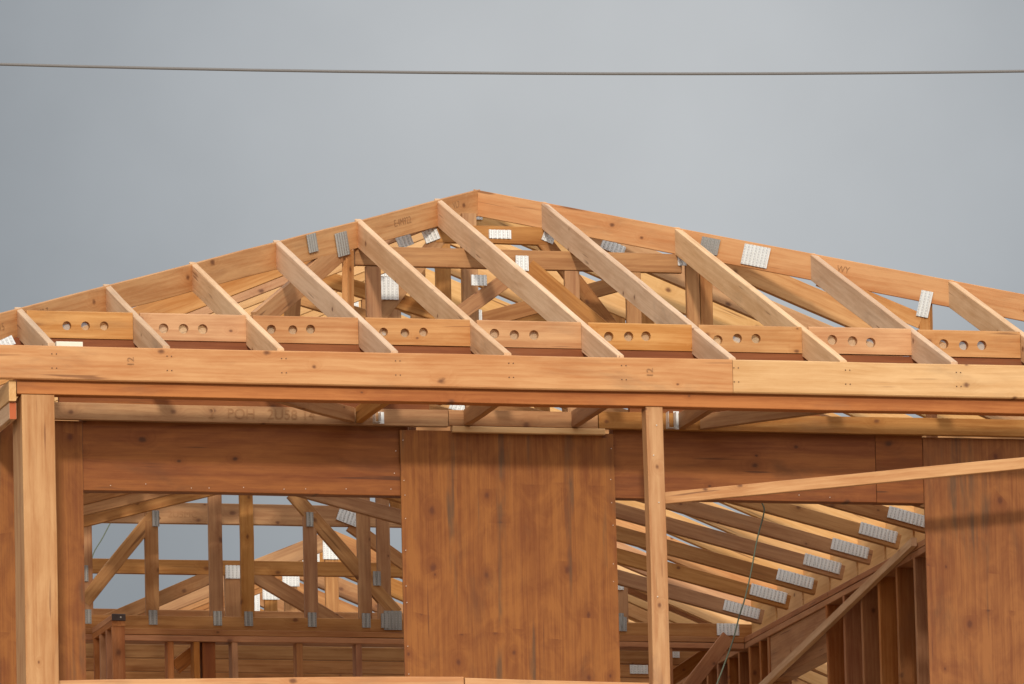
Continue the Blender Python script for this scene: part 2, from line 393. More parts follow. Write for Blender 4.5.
def hip_plate(o, px, py, w, h, mat, upr=True):
    "plate on the face of a hip, found on the vertical plane of that face"
    s = 1 if o is hl else -1
    n = Vector((s, -1, 0)).normalized()
    q = (Vector((XL if s > 0 else XR, 0, 0)) + n*.0215)
    dd = CF*FPX + CRt*(px-512) - CUp*(py-342); k = (q-CAM).dot(n)/dd.dot(n)
    c = CAM + dd*k
    ob = plate('nail_plate', c + n*.003, XH if s > 0 else -XG, w, h, n, mat)
    m = ob.matrix_world.copy(); bpy.context.view_layer.update()
    ob.parent = o; ob.matrix_local = o.matrix_world.inverted() @ m
    return ob
def hip_web(o, pa, pb, h):
    s = 1 if o is hl else -1
    n = Vector((s, -1, 0)).normalized(); q = Vector((XL if s > 0 else XR, 0, 0))
    pts = []
    for px, py in (pa, pb):
        dd = CF*FPX + CRt*(px-512) - CUp*(py-342); pts.append(CAM + dd*((q-CAM).dot(n)/dd.dot(n)))
    ob = board('web', pts[0], pts[1], .034, h, M['fir'], up=n.cross((pts[1]-pts[0]).normalized()))
    m = ob.matrix_world.copy(); bpy.context.view_layer.update(); m = ob.matrix_world.copy()
    ob.parent = o; ob.matrix_local = o.matrix_world.inverted() @ m
bpy.context.view_layer.update()
hip_web(hl, (348, 250), (348.5, 345), .075); hip_web(hl, (256, 322), (338, 252), .12); hip_web(hr, (925.5, 300), (926, 352), .07); hip_web(hr, (820, 279), (922, 322), .085)
hip_plate(hl, 312, 243, .10, .10, 'zinc_shaded'); hip_plate(hl, 342, 244, .13, .13, 'zinc_shaded')
hip_plate(hr, 710, 246, .12, .09, 'zinc_shaded'); hip_plate(hr, 756, 256, .17, .115, 'zinc'); hip_plate(hr, 925, 304, .075, .145, 'zinc')
L_ = HALF*math.sqrt(2+T*T)
stamp(hl, 'S02 7', -L_/2 + L_*.235, .022, .05); stamp(hl, '115', -L_/2 + L_*.165, -.0, .055); stamp(hl, 'E.4M922', -L_/2 + L_*.855, .005, .055); stamp(hl, 'VL7', -L_/2+L_*.955, .02, .05)
stamp(hr, 'WY', L_/2 - L_*.40, .02, .05, face=1)

# ------------------------------------------------------------------ vent blocks between the rafters
def vent_block(x0, x1, y0, y1, z0, z1, holes, r):
    cx, cz, cy = (x0+x1)/2, (z0+z1)/2, (y0+y1)/2
    V, F = [], []; N = 20
    xs = []
    hh = (z1-z0)/2-.003; w = (x1-x0)/2; ty_ = (y1-y0)/2; q = r*1.25
    idx = {}
    def v(x, y, z):
        k = (round(x, 5), round(y, 5), round(z, 5))
        if k not in idx: idx[k] = len(V); V.append((x, y, z))
        return idx[k]
    cuts = [-w] + [c + e for (c, _) in holes for e in (-q, q)] + [w]
    for s in (-1, 1):
        y = s*ty_
        def face(pts):
            ids = [v(a, y, b) for a, b in pts]
            F.append(ids if s < 0 else ids[::-1])
        for i in range(len(cuts)-1):
            a, b = cuts[i], cuts[i+1]
            if i % 2 == 0: face([(a, -hh), (b, -hh), (b, hh), (a, hh)])
            else:
                c, zc = holes[i//2]
                face([(a, zc+q), (b, zc+q), (b, hh), (a, hh)]); face([(a, -hh), (b, -hh), (b, zc-q), (a, zc-q)])
                for k in range(N):
                    a0, a1 = k*math.tau/N + math.pi/4, (k+1)*math.tau/N + math.pi/4
                    def sq(an):
                        m = max(abs(math.cos(an)), abs(math.sin(an))); return (c+q*math.cos(an)/m, zc+q*math.sin(an)/m)
                    i0, i1 = (c+r*math.cos(a0), zc+r*math.sin(a0)), (c+r*math.cos(a1), zc+r*math.sin(a1))
                    face([i0, sq(a0), sq(a1), i1])
                    if s < 0:
                        F.append([v(i0[0], -ty_, i0[1]), v(i1[0], -ty_, i1[1]), v(i1[0], ty_, i1[1]), v(i0[0], ty_, i0[1])])
    for i in range(len(cuts)-1):
        a, b = cuts[i], cuts[i+1]
        F.append([v(a, -ty_, hh), v(b, -ty_, hh), v(b, -ty_+.007, hh+.006), v(a, -ty_+.007, hh+.006)])
        F.append([v(a, -ty_+.007, hh+.006), v(b, -ty_+.007, hh+.006), v(b, ty_, hh+.006), v(a, ty_, hh+.006)])
        F.append([v(a, ty_, hh+.006), v(b, ty_, hh+.006), v(b, ty_, hh), v(a, ty_, hh)])
        F.append([v(a, ty_, -hh), v(b, ty_, -hh), v(b, -ty_, -hh), v(a, -ty_, -hh)])
    F.append([v(-w, -ty_, -hh), v(-w, -ty_, hh), v(-w, -ty_+.007, hh+.006), v(-w, ty_, hh+.006), v(-w, ty_, hh), v(-w, ty_, -hh)])
    F.append([v(w, ty_, -hh), v(w, ty_, hh), v(w, ty_, hh+.006), v(w, -ty_+.007, hh+.006), v(w, -ty_, hh), v(w, -ty_, -hh)])
    return link('vent_block', V, F, M['fir'], Matrix.Translation((cx, cy, cz)))
YB0 = .742
for i in range(10):
    sh = random.uniform(-.03, .03)
    if i == 0: hs = [(-.07, -.003), (.03, -.002), (.13, 0)]
    else:
        jr = lambda a: random.uniform(-a, a)
        hs = [(-.16+sh+jr(.008), jr(.007)), (-.055+sh+jr(.008), jr(.007)), (.05+sh+jr(.008), jr(.007))]
    dz = random.uniform(-.003, .003)
    o = vent_block(i*S+.020, (i+1)*S-.020, YB0+random.uniform(-.002, .002), YB0+.038, .167+dz, .312+dz, hs, random.uniform(.0235, .027))
    sm = M['screen']; hw_ = (S-.05)/2
    scn = link('screen', [(-hw_, .0215, -.05), (hw_, .0215, -.05), (hw_, .0215, .05), (-hw_, .0215, .05)], [(0, 1, 2, 3)], sm, Matrix.Identity(4)); scn.parent = o; scn.matrix_local = Matrix.Identity(4)
    tag(o, 'drilled vent block with three holes, %s along from the corner post' % ORD[i], 'block', 'vent blocks between the rafters')

# ------------------------------------------------------------------ soffit framing
LEDZ0, LEDZ1 = -.269, -.179
lg = box('soffit_ledger', -.0, 2.28, .712, .7495, LEDZ0, LEDZ1, M['web'], bow=.004); tag(lg, 'stamped ledger board above the dark timber header by the corner post', 'ledger', 'soffit ledgers on the wall')
c0 = 1.14
stamp(lg, '2   POH   2U58 14', 1.27-c0, .0, .075)
lg2 = box('soffit_ledger', 2.285, 3.10, .716, .7495, LEDZ0+.004, LEDZ1, M['web'], bow=.002); tag(lg2, 'short ledger board directly above the plywood panel', 'ledger', 'soffit ledgers on the wall')
st = box('packing_strip', 2.30, 3.135, .700, .7495, -.301, LEDZ0+.001, M['pale'], bow=.002); tag(st, 'thin pale packing strip capping the plywood panel', 'strip')
lg3 = box('soffit_ledger', 3.105, 6.74, .712, .7495, LEDZ0+.004, LEDZ1+.006, M['web'], bow=.004); tag(lg3, 'long greyer ledger board running behind the prop post', 'ledger', 'soffit ledgers on the wall')
jx = at(499, 405, 1, .1).x
for k in range(4):
    x = jx + (k-1)*.5885
    o = box('soffit_joist', x-.038, x, .0905, .711, -.262, -.175, M['web'], along='y', bow=.002)
    tag(o, '%s soffit joist from the corner post spanning between beam and wall' % ORD[k], 'joist', 'soffit joists')
for (pa, pb, lab) in (((278, 402.5), (352, 422), 'slanting soffit brace near the stamped ledger'), ((830, 413.5), (702, 429), 'slanting soffit brace by the joist hanger')):
    qa = at(pa[0], pa[1], 1, .10); qb = at(pb[0], pb[1], 1, .70); qa.z = qb.z = -.222
    o = board('soffit_brace', qa, qb, .036, .080, M['web']); tag(o, lab, 'brace', 'slanting soffit braces')
def hanger(x, z0, z1, w, lab):
    "U-shaped sheet-metal hanger with two flanges on the wall"
    V, F = [], []
    def bx(x0, x1, y0, y1, za, zb):
        n = len(V)
        V.extend([(x0, y0, za), (x1, y0, za), (x1, y1, za), (x0, y1, za), (x0, y0, zb), (x1, y0, zb), (x1, y1, zb), (x0, y1, zb)])
        F.extend([(n, n+3, n+2, n+1), (n+4, n+5, n+6, n+7), (n, n+1, n+5, n+4), (n+1, n+2, n+6, n+5), (n+2, n+3, n+7, n+6), (n+3, n, n+4, n+7)])
    h = (z1-z0)/2
    bx(w/2, w/2+.03, .007, .009, -h, h)
    bx(-w/2-.0015, -w/2, -.045, .009, -h, h*.8); bx(w/2, w/2+.0015, -.045, .009, -h, h*.8); bx(-w/2, w/2, -.045, .009, -h, -h+.0015)
    o = link('joist_hanger', V, F, plain('hanger_zinc', (.75, .78, .78), .4, .5) if 'hanger_zinc' not in bpy.data.materials else bpy.data.materials['hanger_zinc'], Matrix.Translation((x, .70, (z0+z1)/2)))
    tag(o, lab, 'hanger', 'joist hangers')
hp = at(668, 416, 1, .70); hanger(hp.x+.012, -.262, -.165, .040, 'shiny joist hanger beside the top of the prop post')
hp = at(376, 413, 1, .70); hanger(hp.x, -.262, -.20, .030, 'small joist hanger above the dark header')
# bits behind the corner of the fascia
hn = at(8, 340, 1, .35)
o = plate('strap_plate', hn + Vector((-.02, 0, -.02)), (1, 0, .5), .12, .05, (.2, -1, .1)); tag(o, 'loose galvanised strap lying behind the fascia at the corner', 'strap')
hn = at(68, 344, 1, .3)
o = box('offcut', hn.x-.07, hn.x+.07, .26, .30, hn.z-.03, hn.z+.006, plain('white_primer', (.75, .68, .55), .6), wander=0); tag(o, 'white offcut of wood lying behind the fascia between two rafters', 'offcut')

# ------------------------------------------------------------------ front wall
pl = box('wall_plate', -.05, 6.74, .752, .85, .014, .088, M['osb'], bow=.001); tag(pl, 'lower plate of the doubled wall plate under the vent blocks', 'wall plate', 'doubled wall plate')
pl = box('wall_plate', -.05, 6.74, .748, .85, .0895, .166, M['osb'], bow=.001); tag(pl, 'upper plate of the doubled wall plate under the vent blocks', 'wall plate', 'doubled wall plate')
XO1, XO2, XO3, XO4 = .309, 2.020, 3.180, 4.905
def nrow(x0, x1, z, n): return [(x0+(x1-x0)*(k+random.uniform(.2, .8))/n, z+random.uniform(-.012, .012), .0022) for k in range(n)]
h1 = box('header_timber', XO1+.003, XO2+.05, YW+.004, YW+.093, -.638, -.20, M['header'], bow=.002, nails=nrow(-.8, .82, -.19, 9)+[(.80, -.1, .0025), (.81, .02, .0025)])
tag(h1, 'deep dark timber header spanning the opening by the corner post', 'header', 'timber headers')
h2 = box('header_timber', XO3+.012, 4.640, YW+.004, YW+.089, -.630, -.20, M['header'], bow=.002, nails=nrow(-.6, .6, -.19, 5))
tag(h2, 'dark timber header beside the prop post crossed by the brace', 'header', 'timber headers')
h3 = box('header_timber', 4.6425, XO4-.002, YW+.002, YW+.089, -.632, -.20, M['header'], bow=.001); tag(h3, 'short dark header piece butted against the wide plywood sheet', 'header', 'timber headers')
def panel(x0, x1, z0, z1, mat, y0, lab, curve=0.0, nails=None):
    nx, nz_ = 8, 10; th = .012; V, F = [], []
    L = z1-z0; w = x1-x0
    # local X runs up the sheet so that the grain stands upright
    for s in (0, 1):
        for j in range(nz_+1):
            for i in range(nx+1):
                u, t = i/nx, j/nz_
                lx = -L/2 + L*t; lz = -w/2 + w*u + curve*(u > .99)*(math.sin(t*math.pi))*.004
                bulge = curve*.010*(u**3)*math.sin(t*3.1) + .0015*noise.noise(Vector((u*3, t*4, x0)))
                V.append((lx, (th/2 if s else -th/2) + bulge, lz))
    n1 = (nx+1)*(nz_+1)
    for s in (0, 1):
        for j in range(nz_):
            for i in range(nx):
                p = s*n1 + j*(nx+1)+i; f = (p, p+1, p+nx+2, p+nx+1)
                F.append(f if s else f[::-1])
    rim = [i for i in range(nx+1)] + [j*(nx+1)+nx for j in range(1, nz_+1)] + [nz_*(nx+1)+i for i in range(nx-1, -1, -1)] + [j*(nx+1) for j in range(nz_-1, 0, -1)]
    for k in range(len(rim)):
        a, b = rim[k], rim[(k+1) % len(rim)]; F.append((a, b, b+n1, a+n1))
    fm = [0]*len(F)
    for (nxx, nzz, rr) in nails or []:
        base = len(V)
        for q in range(6): an = q*math.tau/6; V.append((nzz+rr*math.sin(an), th/2+.0085, nxx+rr*math.cos(an)))
        for q in range(6): an = q*math.tau/6; V.append((nzz+rr*math.sin(an), th/2-.008, nxx+rr*math.cos(an)))
        F.append(tuple(base+q for q in range(6))); fm.append(1)
        for q in range(6): F.append((base+q, base+(q+1) % 6, base+6+(q+1) % 6, base+6+q)); fm.append(1)
    # local axes: X up, Y towards the viewer, Z to the right
    mw = Matrix(((0, 0, 1), (0, -1, 0), (1, 0, 0))).to_4x4(); mw.translation = ((x0+x1)/2, y0+th/2, (z0+z1)/2)
    o = link('plywood_panel', V, F, mat, mw, None, fm, [M['nail']])
    import bmesh as _b
    b_ = _b.new(); b_.from_mesh(o.data); _b.ops.recalc_face_normals(b_, faces=b_.faces); b_.to_mesh(o.data); b_.free()
    tag(o, lab, 'plywood panel', 'plywood wall panels'); return o
def enails(w, L):
    out = []
    for k in range(16):
        for s in (-1, 1):
            out.append((s*(w/2-.014)+random.uniform(-.004, .004), -L/2+L*(k+.5)/16+random.uniform(-.05, .05), .0021))
    return out
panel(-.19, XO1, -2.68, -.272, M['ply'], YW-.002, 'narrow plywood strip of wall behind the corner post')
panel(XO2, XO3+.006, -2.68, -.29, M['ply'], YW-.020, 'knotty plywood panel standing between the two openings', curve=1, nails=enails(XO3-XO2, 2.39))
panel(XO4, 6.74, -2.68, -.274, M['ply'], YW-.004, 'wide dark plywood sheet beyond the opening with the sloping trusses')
for (x0, lab) in ((.10, 'stud behind the narrow plywood strip'), (2.10, 'stud behind the knotty panel beside the header'), (3.08, 'stud behind the knotty panel near the prop post'), (4.98, 'stud behind the wide plywood sheet')):
    o = box('wall_stud', x0, x0+.038, .842, .93, -2.68, .013, M['stud'], along='z'); tag(o, lab, 'stud', 'studs of the front wall')
sb = box('blocking_board', .2, 2.2, .80, .838, -.198, .012, M['header'], bow=.001); tag(sb, 'blocking board above the dark header by the corner post', 'blocking', 'blocking over the headers')
sb = box('blocking_board', 3.3, 4.35, .80, .838, -.198, .012, M['header'], bow=.001); tag(sb, 'blocking board above the header beside the prop post', 'blocking', 'blocking over the headers')

# ------------------------------------------------------------------ trusses
WI0, WI1 = .09, 6.60          # inner faces of the side walls
HZ = .134                     # centre height of the flat bottom chords
def top_z(x, drop=0): return min(x-XL, XR-x)*T - drop
def hip_truss(name, y, zt, flat_h, drop, lab, webs, plates, bottom='flat', group='roof trusses', chord_h=.135):
    root = empty(name, (XM, y, .09), lab, 'truss', group)
    hw = HALF - (zt+drop)/T
    x0, x1 = XM-hw, XM+hw
    seg(root, 'flat_chord', (x0-.02, zt-flat_h/2), (x1+.02, zt-flat_h/2), y, flat_h, th=.038)
    k = chord_h/2*math.sqrt(1+T*T)
    for s, xe, xa in ((-1, WI0-.05, x0), (1, WI1+.05, x1)):
        seg(root, 'top_chord', (xa+s*.02, top_z(xa+s*.02)-k-.002), (xe+s*.75, top_z(xe+s*.75)-k-.002), y, chord_h, 'fir', th=.0395)  # lighter lumber than the bottom chord: sunlight put into the colour
    if bottom == 'flat': seg(root, 'bottom_chord', (WI0-.06, HZ), (WI1+.08, HZ), y, .086, th=.041, bow=.001)
    else: scissor_chords(root, y)
    for (p, q, h) in webs: seg(root, 'web', p, q, y, h, th=.034)
    for pl_ in plates: tplate(root, *pl_[:2], y, *pl_[2:])
    return root
SB = .257
def scissor_chords(root, y):
    k = .0445*math.sqrt(1+SB*SB)
    for s in (-1, 1):
        xe = XM + s*3.22
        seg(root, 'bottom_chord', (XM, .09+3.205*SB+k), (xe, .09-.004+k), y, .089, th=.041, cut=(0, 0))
def wv(px, y, z0=.178, z1=None, drop=.147, h=.085):
    x = at(px, 290, 1, y).x; return ((x, z0), (x, (z1 if z1 is not None else top_z(x, drop))), h)
# girder truss A under the jack rafters, flat chord seen across the bays
yA = 3.28; zA = 1.172
def ext(p, q, y, zend=.178):
    a, b = ty(*p, y), ty(*q, y)
    if a[1] > b[1]: a, b = b, a
    t = (zend-b[1])/(a[1]-b[1]); return ((b[0]+(a[0]-b[0])*t, zend), b)
webs = [wv(373, yA, z1=1.06), wv(572, yA, z1=1.06), wv(633, yA, z1=1.06), wv(692, yA, h=.075), wv(706, yA, h=.07)]
for p, q in (((455, 317), (506, 280)), ((528, 266), (592, 320))):
    a, b = ext(p, q, yA); webs.append((a, b, .087))
pls = [(*ty(521, 264, yA), .075, .085), (*ty(478, 281, yA), .09, .06), (*ty(681, 262, yA), .05, .05)]
hip_truss('girder_truss', yA, zA, .108, .147, 'flat-topped girder truss whose long level chord shows across the rafter bays', webs, pls)
x926 = ty(926, 310, yA)
yB = 3.89
hip_truss('girder_truss', yB, 1.42, .10, .147, 'short flat-topped truss just under the peak with a white plate at its middle', [wv(470, yB), ((XM-.3, 1.35), (XM-1.2, .2), .086), ((XM+.3, 1.35), (XM+1.2, .2), .086)],
          [(*ty(499, 235, yB), .13, .05), (*ty(403, 240, yB), .09, .09, .38), (*ty(430, 236, yB), .09, .07, .38), (*ty(548, 237, yB), .07, .07, -.38), (*ty(612, 248, yB), .14, .06, -.38), (*ty(388, 289, yB), .11, .13)])
# common scissor trusses
def scissor_truss(y):
    root = empty('scissor_truss', (XM, y, .09), '', 'truss', 'scissor trusses along the ridge')
    k = .0675*math.sqrt(1+T*T); zr = HALF*T
    for s in (-1, 1):
        xe = XM + s*(WI1+.75-XM)
        seg(root, 'top_chord', (XM, zr-k), (xe, top_z(xe)-k), y, .135, 'pale', th=.0385)  # sunlit look painted in: paler lumber than the shaded, browner bottom chords
    scissor_chords(root, y)
    zb = .09+3.205*SB+.09
    seg(root, 'web', (XM, zb-.03), (XM, zr-.05), y, .088, th=.034)
    for s in (-1, 1):
        seg(root, 'web', (XM+s*.03, zb-.04), (XM+s*.98, top_z(XM+.98)-.06), y, .088, th=.035)
        seg(root, 'web', (XM+s*1.06, .09+(3.205-1.06)*SB+.05), (XM+s*1.02, top_z(XM+1.02)-.06), y, .088, th=.033)
        a = -s*math.atan(SB)
        tplate(root, XM+s*3.085, .09+.125*SB+.062, y, .235, .070, a+s*.0)
        if s > 0: tplate(root, XM+s*1.05, .09+(3.205-1.05)*SB+.05, y, .10, .085, a)
        tplate(root, XM+s*1.0, top_z(XM+1.0)-.07, y, .13, .09, -s*math.atan(T))
    tplate(root, XM, zr-.085, y, .16, .10)
    tplate(root, XM, zb-.045, y, .13, .15, mat='zinc')
    return root
base = scissor_truss(6.239)
def tlabel(k):
    if k < 0: return '%s scissor truss behind the peak, its heel hidden by the wide plywood sheet' % ORD[k+3]
    return 'scissor truss with the %s heel plate along the stud wall from the plywood sheet' % ORD[k]
base['label'] = tlabel(0)
for k in range(-3, 6):
    if k == 0: continue
    c = copy_tree(base); c.location.y = 6.239 + k*S + H*0; c['label'] = tlabel(k)
    if k < 0:
        for ch in list(c.children):
            if ch.name.startswith('nail_plate') and .3 < abs(ch.location.x) < 2: bpy.data.objects.remove(ch)
y6 = 6.239+6*S
hip_truss('hip_truss', y6, (YR-y6)*T, .089, 0, 'flat-topped scissor truss arching low across the top of the header opening', [((XM-.9, .75), (XM-.8, 1.40), .086), ((XM+.9, .75), (XM+.8, 1.40), .086)],
          [(6.425, .176, .235, .066, -.25)], bottom='scissor')
# rear girder truss G seen through the openings
yG = 10.5
wG = []
def wx(px, y): return at(px, 560, 1, y).x
pG = []
for px, top in ((86, 524), (152, 513), (216.5, None), (247.5, None), (311, 512), (365, 470), (384, None), (621, 586)):
    x = at(px, 600, 1, yG).x; z1 = ty(px, top, yG)[1] if top else (YR-yG)*T-.06
    wG.append(((x, .176), (x, z1), .084))
    pG.append((x, .165, .055, .09, 0, 'zinc_shaded'))
wG += [(ty(84, 602, yG), ty(155, 514, yG), .086), (ty(292, 493, yG), ty(396, 614, yG), .088)]
pG += [(*ty(155, 519, yG), .045, .10, 0, 'zinc_shaded'), (*ty(309, 520, yG), .045, .09, 0, 'zinc_shaded'), (*ty(376, 579, yG), .05, .09, 0, 'zinc_shaded'), (*ty(392, 621, yG), .115, .12, 0, 'zinc_shaded'),
       (*ty(84, 574, yG), .045, .10, 0, 'zinc_shaded'), (*ty(619, 588, yG), .05, .03), (*ty(727, 630, yG), .145, .075), (*ty(619, 620, yG), .05, .08, 0, 'zinc_shaded')]
hip_truss('rear_girder_truss', yG, (YR-yG)*T, .089, 0, 'rear girder truss of upright webs standing on the back wall plate', wG, pG)
y2 = 11.1
hip_truss('hip_truss', y2, .987, .132, 0, 'stepped hip truss behind the rear girder, its stamped level chord high in the opening', [(ty(350, 525, y2), (5.2, .18), .086)],
          [(*ty(352, 519, y2), .20, .09, -.35), (6.43, .17, .16, .07)], group='stepped rear hip trusses')
for o in bpy.data.objects:
    if o.name.startswith('flat_chord') and o.parent and abs(o.parent.location.y-y2) < .01:
        cx = o.matrix_local.translation.x + XM; stamp(o, '2U5MC', at(182, 515, 1, y2).x-cx, -.01, .06)
y3 = 11.7
hip_truss('hip_truss', y3, .722, .092, 0, 'stepped hip truss with a plate on the level chord, second behind the rear girder', [(ty(232, 575, y3), (ty(232, 575, y3)[0], .17), .10), (ty(250, 572, y3), ty(345, 628, y3), .10), (ty(60, 640, y3), ty(215, 575, y3), .088)],
          [(*ty(232.5, 572.5, y3), .105, .085), (6.43, .17, .16, .07)], group='stepped rear hip trusses')
y4 = 12.3
hip_truss('hip_truss', y4, .49, .089, 0, 'lowest stepped hip truss at the back, seen between the wall studs', [], [(6.40, .15, .12, .07), (*ty(372, 652, y4), .15, .07, 0, 'zinc_shaded')], group='stepped rear hip trusses')
hip_truss('hip_truss', 12.9, .25, .05, 0, 'last shallow hip truss at the rear eave, low between the wall studs', [], [], group='stepped rear hip trusses', chord_h=.089)
# rear wing: peaked trusses beyond the house
def wing_truss(y):
    root = empty('wing_truss', (5.14, y, .09), '', 'truss', 'wing trusses beyond the rear girder')
    zp, xc = 1.54, 5.14; k = .060*math.sqrt(1+T*T)
    for s in (-1, 1): seg(root, 'top_chord', (xc, zp-k), (xc+s*3.45, zp-k-3.45*T), y, .12, 'web', th=.0385)
    seg(root, 'bottom_chord', (xc-3.5, .17), (xc+3.5, .17), y, .089, 'web', th=.041)
    seg(root, 'web', (xc, .2), (xc, zp-.06), y, .09, 'web', th=.034)
    for s in (-1, 1):
        seg(root, 'web', (xc+s*.05, .2), (xc+s*1.5, zp-1.5*T-.08), y, .09, 'web', th=.035)
        tplate(root, xc+s*1.45, zp-1.45*T-.09, y, .17, .10, -s*.38)
    tplate(root, xc, zp-.13, y, .12, .15)
    tplate(root, xc, .23, y, .2, .12)
    return root
wb = wing_truss(15.5); WL = ['nearest', 'second', 'third', 'fourth', 'fifth', 'sixth']
wb['label'] = 'first peaked wing truss beyond the rear girder, white plate at its peak'
for k in range(1, 6):
    c = copy_tree(wb); c.location.y = 15.5 + k*S; c['label'] = '%s peaked wing truss behind the first one, beyond the rear girder' % WL[k]

for k in range(-3, 7):
    yy = 6.239+k*S
    o = board('eave_block', (6.675, yy+.022, .245), (6.675, yy+S-.022, .245), .036, .30 if False else .29, M['pale'], up=(0, 0, 1))
    tag(o, '%s eave block between the truss heels on the side wall' % ORD[k+3], 'block', 'eave blocks on the side wall')
# ------------------------------------------------------------------ inner framed walls
def framed_wall(name, loc, lab): return empty(name, loc, lab, 'framed wall', 'framed walls of the top floor')
rw = framed_wall('framed_wall', (6.67, 6, -2.68), 'stud wall with dark red sheathing carrying the row of heel plates')
box('top_plate', 6.60, 6.74, .86, 13.2, .0525, .0895, M['stud'], rw, along='y', bow=.002)
box('top_plate', 6.602, 6.74, .86, 13.2, .014, .0515, M['stud'], rw, along='y', bow=.002)
def ywall(px, py): return at(px, py, 0, 6.60).y
ya, yb = ywall(826, 640), ywall(768, 640)
y = .95
ys_ = []
while y < 13.1:
    if not (ya-.02 < y < yb): ys_.append(y)
    y += .381 if y < 10 else .25
for y in sorted(ys_ + [ya-.02, yb]): box('stud', 6.604, 6.735, y, y+.038, -2.64, .013, M['stud'], rw, along='z', bow=.002)
box('header', 6.615, 6.735, ya+.02, yb-.002, -.27, .013, M['web'], rw, along='y', bow=.001)
box('sill_plate', 6.604, 6.735, .95, 13.2, -2.68, -2.641, M['stud'], rw, along='y')
def sheath(y0, y1, z0, z1): return box('sheathing', 6.741, 6.753, y0, y1, z0, z1, M['osb'], rw, along='y', wander=0, jit=False)
sheath(.86, ya+.02, -2.68, .013); sheath(yb+.02, 13.2, -2.68, .013)
a = at(763, 686, 0, 6.578); b = at(914, 542, 0, 6.578)
wbz = board('wall_brace', a + (a-b)*.3, b, .036, .052, M['rafter'], up=(0, 0, 1)); tag(wbz, 'long diagonal brace nailed across the studs under the heel plates', 'brace')
bw = framed_wall('framed_wall', (3.3, 10.5, -2.68), 'back stud wall under the rear girder truss')
box('top_plate', .09, 6.598, 10.45, 10.56, .0525, .0890, M['stud'], bw, bow=.001)
box('top_plate', .09, 6.598, 10.452, 10.56, .014, .0515, M['stud'], bw, bow=.001)
for px in (171, 197, 235, 300, 359, 430, 500, 570, 670):
    x = at(px, 665, 1, 10.46).x; box('stud', x-.019, x+.019, 10.456, 10.555, -2.64, .013, M['stud'], bw, along='z', bow=.002)
xa = at(205, 665, 1, 10.46).x; xb = at(224, 665, 1, 10.46).x
box('header', at(203, 660, 1, 10.46).x, at(216, 660, 1, 10.46).x, 10.47, 10.55, -2.6, .012, M['osb'], bw, along='z')
box('sill_plate', .09, 6.598, 10.456, 10.555, -2.68, -2.641, M['stud'], bw)
for (p, q, lab, yy) in (((683, 694), (728, 637), 'steep brace at the meeting of back wall and stud wall', 10.38), ((660, 686), (708, 654), 'shallow brace between back wall studs', 10.62), ((175, 668), (195, 652), 'short slanting brace low in the header opening', 10.62)):
    u, v = ty(*p, yy), ty(*q, yy)
    o = board('wall_brace', (u[0], yy, u[1]), (v[0], yy, v[1]), .036, .089, M['stud']); tag(o, lab, 'brace', 'diagonal wall braces')
pw = framed_wall('framed_wall', (at(118, 640, 1, 9.85).x, 9.85, -2.68), 'short return wall with a bare plate end in the header opening')
xp0, xp1 = at(112, 616, 1, 9.85).x, at(125, 616, 1, 9.85).x
for (z0, z1) in ((.0525, .0895), (.014, .0515)): box('top_plate', xp0, xp1, 9.85, 10.44, z0, z1, M['stud'], pw, along='y')
for k, yy in enumerate((9.855, 10.02, 10.2, 10.38)): box('stud', xp0+.002, xp1-.002, yy, yy+.038, -2.68, .013, M['stud'], pw, along='z')
stp = box('strap', xp0-.002, xp1+.002, 9.842, 9.8495, .046, .0885, plain('dark_strap', (.05, .03, .025), .6), pw, wander=0, nails=[(.012, 0, .005)])
# pale rafters of a lower roof, seen through the window gap in the stud wall
for k in range(4):
    yy = 11.0+.4*k
    p = at(800, 652+k*16, 1, yy)
    o = board('lower_rafter', (p.x-1.2, yy, p.z+1.2*.43), (p.x+1.2, yy, p.z-1.2*.43), .038, .14, M['pale'])
    if True: tag(o, '%s pale rafter of the lower roof showing through the window gap' % ORD[k], 'rafter', 'lower roof rafters')

# ------------------------------------------------------------------ cords and overhead cable
def smooth(pts, n=6):
    out = []
    P = [pts[0]] + pts + [pts[-1]]
    for i in range(1, len(P)-2):
        for k in range(n):
            t = k/n; a, b, c, d = P[i-1], P[i], P[i+1], P[i+2]
            out.append(.5*((2*b) + (-a+c)*t + (2*a-5*b+4*c-d)*t*t + (-a+3*b-3*c+d)*t**3))
    return out + [pts[-1]]
cp = [at(px, py, 1, 5.9+.0005*i) for i, (px, py) in enumerate([(760, 500), (764, 508), (763, 517), (757, 540), (751, 572), (745, 598), (739, 617), (733, 640), (723, 668), (712, 700), (700, 760)])]
o = tube('hanging_cord', smooth(cp), .0046, M['cord']); tag(o, 'dark green cord hanging down in front of the sloping trusses', 'cord')
cp = [at(px, py, 1, 12.9) for (px, py) in ((116, 512), (103, 537), (92, 558), (90.5, 590), (90, 640))]
o = tube('loose_wire', smooth(cp), .004, M['cord']); tag(o, 'thin dark wire against the sky in the header opening', 'wire')
P3 = [at(px, py, 1, -20) for (px, py) in ((0, 64.3), (500, 73.2), (1024, 71.2))]
(x0, z0), (x1, z1), (x2, z2) = [(p.x, p.z) for p in P3]
def para(x): return z0*(x-x1)*(x-x2)/((x0-x1)*(x0-x2)) + z1*(x-x0)*(x-x2)/((x1-x0)*(x1-x2)) + z2*(x-x0)*(x-x1)/((x2-x0)*(x2-x1))
xm_ = (x0+x2)/2
o = tube('overhead_cable', [(x, -20, para(x)) for x in [xm_-9+18*i/60 for i in range(61)]], .0050, M['cable']); tag(o, 'grey overhead cable stretched across the sky above the roof', 'cable')

